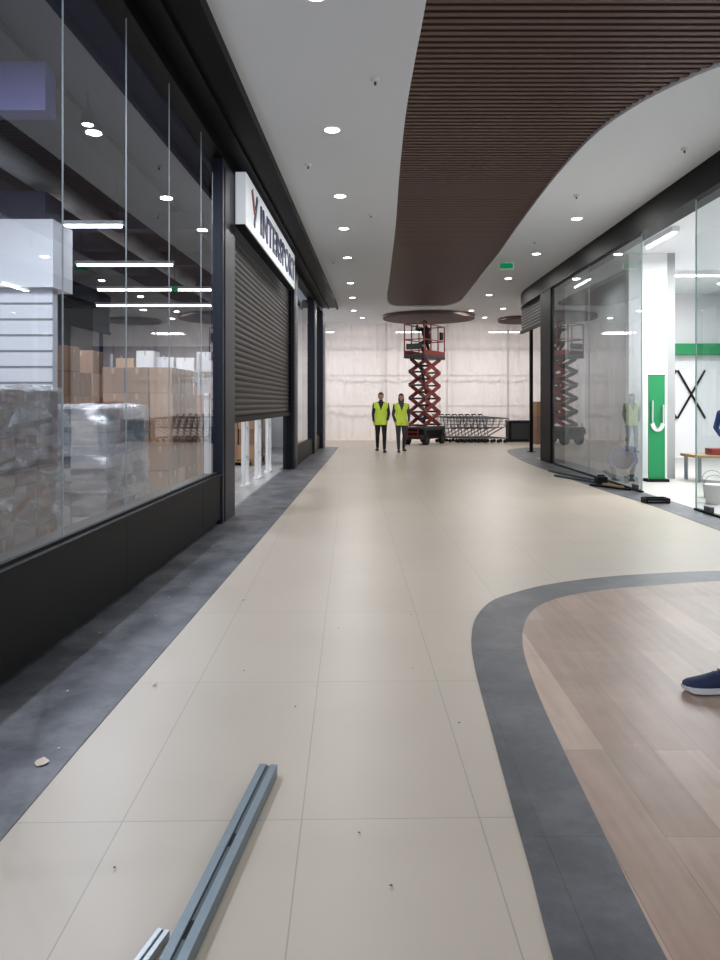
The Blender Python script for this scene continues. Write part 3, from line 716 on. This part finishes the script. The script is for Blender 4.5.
def human(name,loc,rz,pose,jacket,trous,vest=False,long=False,upper=SHB,sole=SHB,lace=SHB,scale=1,voxel=.011):
    J=dict(SPOSE); J.update(pose)
    E=empty(name,Matrix.Translation(loc)@Matrix.Rotation(rz,4,'Z')@Matrix.Scale(scale,4))
    V=Vector
    m=MB(); K=jacket
    lat=V((J['sh'][0]))-V(J['sh'][1]); lat.normalize()
    ch=[V(J['pel'])+ (V(J['pel'])-V(J['waist'])).normalized()*.09,V(J['pel'])+ (V(J['pel'])-V(J['waist'])).normalized()*.03,V(J['pel'])*.6+V(J['waist'])*.4,V(J['waist']),V(J['chest']),V(J['chest'])*.35+V(J['shc'])*.65,V(J['shc'])+ (V(J['neck'])-V(J['shc']))*.35,V(J['neck'])]
    rx=[.13,.168,.158,.15,.168,.165,.12,.06]; ry=[.09,.115,.112,.105,.122,.112,.085,.058]
    rings=[]
    for i,c in enumerate(ch):
        d=(ch[min(i+1,len(ch)-1)]-ch[max(i-1,0)]).normalized(); f=d.cross(lat).normalized(); l2=f.cross(d).normalized()
        rings.append([c+l2*(rx[i]*math.cos(2*math.pi*k/20))+f*(ry[i]*math.sin(2*math.pi*k/20)) for k in range(20)])
    m.loft(rings,K)
    caps(m,V(J['shc'])+V((0,.01,.02)),V(J['head'])+V((0,.02,-.04)),.056,.05,K)
    segs=[(J['pel'],J['chest'],.13,0),(J['chest'],J['shc'],.12,0),(J['neck'],J['head'],.05,2)]
    for s in (0,1):
        caps(m,V(J['shc']).lerp(V(J['sh'][s]),.45)+V((0,0,.012)),J['sh'][s],.06,.062,K)
        caps(m,J['sh'][s],J['el'][s],.06,.048,K); caps(m,J['el'][s],J['wr'][s],.048,.034,K)
        caps(m,J['hip'][s],V(J['hip'][s]).lerp(V(J['kn'][s]),.5),.098,.082,K); caps(m,V(J['hip'][s]).lerp(V(J['kn'][s]),.5),J['kn'][s],.082,.062,K)
        kn=V(J['kn'][s]);an=V(J['an'][s]); calf=kn.lerp(an,.35)+V((0,.012,0))
        caps(m,kn,calf,.062,.06,K); caps(m,calf,an,.06,.046,K)
        segs+=[(J['sh'][s],J['el'][s],.055,3),(J['el'][s],J['wr'][s],.04,3),(J['hip'][s],J['kn'][s],.08,1),(J['kn'][s],J['an'][s],.055,1)]
    me=remesh(m,voxel,5)
    me.materials.append(jacket); me.materials.append(trous); me.materials.append(SKIN)
    n=len(me.polygons); P=np.empty(n*3); me.polygons.foreach_get('center',P); P=P.reshape(-1,3)
    D=np.stack([dseg(P,a,b)-r for a,b,r,_ in segs]); k=np.array([s[3] for s in segs])[D.argmin(0)]
    pel=np.array(J['pel']); ax=np.array(J['waist'])-pel; ax/=np.linalg.norm(ax)
    hgt=(P-pel)@ax
    legs=(k==1); tor=(k==0)
    mi=np.where(legs,1,0); mi=np.where(tor&(hgt<-.02),1,mi); mi=np.where(k==2,2,mi)
    nk=np.array(J['neck']); 
    mi=np.where((k==2)&(((P-nk)@ax)<.03),0,mi)
    me.polygons.foreach_set('material_index',mi.astype(np.int32)); me.update()
    ob=bpy.data.objects.new('body',me); COL.objects.link(ob); ob.parent=E
    if vest:
        sel=((tor)|(legs)|((k==3)&(hgt>.36)))&(hgt>-.13)&(hgt<.52)
        sel&=~((k==3)&(np.abs(P[:,0])>.205))
        front=P[:,1]<np.array(J['shc'])[1]
        sel&=~(front&(hgt>.3)&(np.abs(P[:,0])<(hgt-.3)*.35))
        bm=bmesh.new(); bm.from_mesh(me); bm.faces.ensure_lookup_table(); bm.normal_update()
        for v in bm.verts: v.co+=v.normal*.014
        for i,f in enumerate(bm.faces):
            h=hgt[i]; xx=abs(P[i,0]); f.material_index=0
            if (.02<h<.075) or (.17<h<.225) or (h>=.2 and .085<xx<.135): f.material_index=1
        bmesh.ops.delete(bm,geom=[f for i,f in enumerate(bm.faces) if not sel[i]],context='FACES')
        vm=bpy.data.meshes.new('vest'); bm.to_mesh(vm); bm.free(); vm.materials.clear(); vm.materials.append(VESTY); vm.materials.append(REFL)
        vo=bpy.data.objects.new('safety_vest',vm); COL.objects.link(vo); vo.parent=E
        sd=vo.modifiers.new('s','SOLIDIFY'); sd.thickness=.006; sd.offset=1
    HM=Matrix.Translation(J['head'])@Matrix.Rotation(J['headrot'][2],4,'Z')@Matrix.Rotation(J['headrot'][0],4,'X')
    def child(nm,me,M):
        o=bpy.data.objects.new(nm,me); COL.objects.link(o); o.parent=E; o.matrix_local=M; return o
    child('head',HEAD,HM); child('hair',HAIR[long],HM)
    f=MB()
    for s in (-1,1):
        f.sph((s*.03,-.0745,.006),(.012,.008,.007),EYEW); f.sph((s*.03,-.0805,.006),(.0055,.004,.0055),EYE); f.box((s*.031-.014,-.0905,.024),(s*.031+.014,-.084,.029),HAIRD)
    f.sph((0,-.087,-.05),(.02,.005,.0045),LIP); child('face',f.mesh('face'),HM)
    for s,side in ((0,1),(1,-1)):
        d=(V(J['wr'][s])-V(J['el'][s])).normalized(); z=-d; y=V((0,1,0)); y=(y-z*y.dot(z)).normalized(); x=y.cross(z)
        R=Matrix((x,y,z)).transposed().to_4x4(); R.translation=V(J['wr'][s])+d*.01
        child('hand',HANDS[side],R)
        SM=shoe(upper,sole,lace).mesh('shoe')
        a=V(J['an'][s]); child('shoe',SM,Matrix.Translation((a.x,a.y-.02,J['lift'][s]))@Matrix.Rotation(J['foot'][s],4,'Z')@Matrix.Rotation(J['footp'][s],4,'X'))
    return E
walk1=dict(kn=[(.1,-.12,.5),(-.1,0,.49)],an=[(.1,-.12,.11),(-.1,.2,.14)],footp=[0,-.15],lift=[0,.02],foot=[.1,-.1],el=[(.235,.06,1.14),(-.23,.0,1.13)],wr=[(.2,-.08,.95),(-.22,-.12,.92)])
walk2=dict(kn=[(.1,0,.49),(-.1,-.1,.5)],an=[(.1,.18,.13),(-.09,-.1,.11)],lift=[.02,0],foot=[.12,-.1],el=[(.235,0,1.13),(-.235,.06,1.14)],wr=[(.215,-.13,.93),(-.2,-.06,.93)])
human('construction_worker',(.47,21.3,.004),0,walk1,JB,TB,vest=True,scale=1.0)
human('construction_worker',(1.07,21.3,.004),.08,walk2,JG,TG,vest=True,long=True,scale=.98)
sq=dict(pel=(0,.12,.58),waist=(0,.06,.72),chest=(0,-.03,.88),shc=(0,-.08,1.0),neck=(0,-.1,1.08),head=(0,-.14,1.2),
 sh=[(.185,-.08,.995),(-.185,-.08,.995)],el=[(.26,-.3,.92),(-.27,-.28,1.0)],wr=[(.2,-.42,1.1),(-.16,-.42,1.14)],
 hip=[(.09,.12,.55),(-.09,.12,.55)],kn=[(.14,-.22,.46),(-.14,-.2,.46)],an=[(.12,.05,.1),(-.12,.05,.1)])
human('lift_operator',(2.16,25.5,3.121),math.radians(-30),sq,JB,TB,scale=.93)
crouch=dict(pel=(0,.2,.34),waist=(0,.12,.47),chest=(0,0,.58),shc=(0,-.1,.66),neck=(0,-.14,.72),head=(0,-.22,.8),headrot=(.5,0,0),
 sh=[(.185,-.1,.655),(-.185,-.1,.655)],el=[(.25,-.22,.42),(-.25,-.22,.42)],wr=[(.15,-.42,.3),(-.15,-.42,.3)],
 hip=[(.1,.2,.32),(-.1,.2,.32)],kn=[(.2,-.16,.46),(-.2,-.16,.46)],an=[(.17,.08,.1),(-.17,.08,.1)])
human('crouching_worker',(4.8,13.4,.009),math.radians(-20),crouch,NVJ,JEAN,scale=.9)
bend=dict(pel=(0,.1,.9),waist=(0,.04,1.04),chest=(0,-.08,1.18),shc=(0,-.18,1.27),neck=(0,-.22,1.34),head=(0,-.3,1.42),headrot=(.5,0,0),
 sh=[(.185,-.18,1.265),(-.185,-.18,1.265)],el=[(.24,-.3,1.02),(-.24,-.3,1.02)],wr=[(.15,-.48,.88),(-.15,-.48,.88)],
 hip=[(.09,.1,.87),(-.09,.1,.87)],kn=[(.12,.02,.49),(-.12,.02,.49)],an=[(.13,.08,.1),(-.13,.08,.1)])
human('bending_worker',(6.15,12.0,.009),math.radians(160),bend,NVJ,JEAN)
stride=dict(kn=[(.09,-.24,.53),(-.09,.0,.47)],an=[(.09,-.40,.105),(-.09,.38,.2)],lift=[.003,.09],footp=[-.03,.55],foot=[0,0],
 el=[(.24,.14,1.14),(-.24,-.02,1.12)],wr=[(.25,.05,.92),(-.24,-.16,.92)])
human('pedestrian',(2.265,3.7,.005),math.radians(-90),stride,JG,JEAN,upper=SHN,sole=SOLE,lace=LACE,scale=1.08)
# ---------------------------------------------------------------- foreground metal profile (web up)
def channel(name,far,near,w,h,mt,mt2,t=.0025):  # mt2: darker copy that paints shade into groove and left flange
    a=Vector(near);b=Vector(far);L=(b-a).length;d=(b-a).normalized(); x=Vector((d.y,-d.x,0)).normalized()
    M=Matrix((x,d,Vector((0,0,1)))).transposed().to_4x4(); M.translation=a
    m=MB()
    m.box((-w/2,0,h-t),(-w*.12,L,h),mt,M); m.box((w*.12,0,h-t),(w/2,L,h),mt,M)
    m.box((-w*.12,0,h-.008),(w*.12,L,h-.006),mt2,M); m.box((-w*.12,0,h-.008),(-w*.12+t,L,h-t),mt2,M); m.box((w*.12-t,0,h-.008),(w*.12,L,h-t),mt2,M)
    m.box((-w/2,0,0),(-w/2+t,L,h-t),mt2,M); m.box((w/2-t,0,0),(w/2,L,h-t),mt,M)
    m.box((-w/2+t,0,0),(-w/2+.01,L,t),mt2,M); m.box((w/2-.01,0,0),(w/2-t,L,t),mt2,M)
    for k in range(int(L/.4)): m.box((-.006,.1+k*.4,h-.0059),(.006,.17+k*.4,h-.0055),BLACKM,M)
    m.build(name)
channel('metal_stud',(-.375,2.8,.001),(-.62,.6,.001),.07,.045,GALV,GALVD)
channel('metal_offcut',(-.545,1.95,.001),(-.74,1.2,.001),.035,.025,GALVL,GALV)
m=MB()
DB=mat('paper_scrap',(205,192,176),.8); DB2=mat('dark_scrap',(90,80,72),.8)
LST=[(px,py,s,DB) for px,py,s in ((42,764,.035),(155,685,.018),(243,600,.02),(412,668,.012),(330,560,.012),(560,505,.02),(500,560,.014),(430,500,.02),(215,735,.008))]
LST=[((px-365)/720*(1044/(py-403)),1044/(py-403),s,t) for px,py,s,t in LST]
rr=random.Random(3)
for i in range(70): LST.append((rr.uniform(-1.7,4.2),2+20*rr.random()**1.4,rr.uniform(.003,.007),rr.choice((DB,DB2))))
for i in range(40): 
    y=2+14*rr.random(); LST.append((xl(y)+rr.uniform(.12,.6),y,rr.uniform(.003,.01),DB))
for x,d,s,t_ in LST:
    if x<xl(d)+.1: continue
    pts=[Vector((x+s*random.uniform(.6,1)*math.cos(t),d+s*random.uniform(.6,1)*math.sin(t),.0055+s*random.uniform(0,.35))) for t in [2*math.pi*i/7 for i in range(7)]]
    c=Vector((x,d,.0065+s*.4)); m.add(pts+[c],[(i,(i+1)%7,7) for i in range(7)],t_)
m.build('floor_debris')
# ---------------------------------------------------------------- added fill lamp behind camera, world, camera
area('rear_fill_lamp',(1.3,-4.2,2.4),6.2,110,(.9,.95,1),rot=(math.radians(90),0,0),shape='RECTANGLE',sy=4.2)  # unseen lamp, added to brighten the ceiling from behind
w=bpy.data.worlds.new('world'); SC.world=w; w.use_nodes=True
bg=w.node_tree.nodes['Background']; bg.inputs[0].default_value=(.82,.89,1,1); bg.inputs[1].default_value=.65
cam=bpy.data.cameras.new('camera'); co_=bpy.data.objects.new('camera',cam); COL.objects.link(co_)
co_.location=(0,0,1.45); co_.rotation_euler=(math.radians(90),0,0); cam.lens=27; cam.sensor_width=36
cam.shift_x=-5/960; cam.shift_y=-77/960; cam.clip_start=.05
SC.camera=co_
SC.view_settings.view_transform='Standard'
SC.view_settings.exposure=0.0
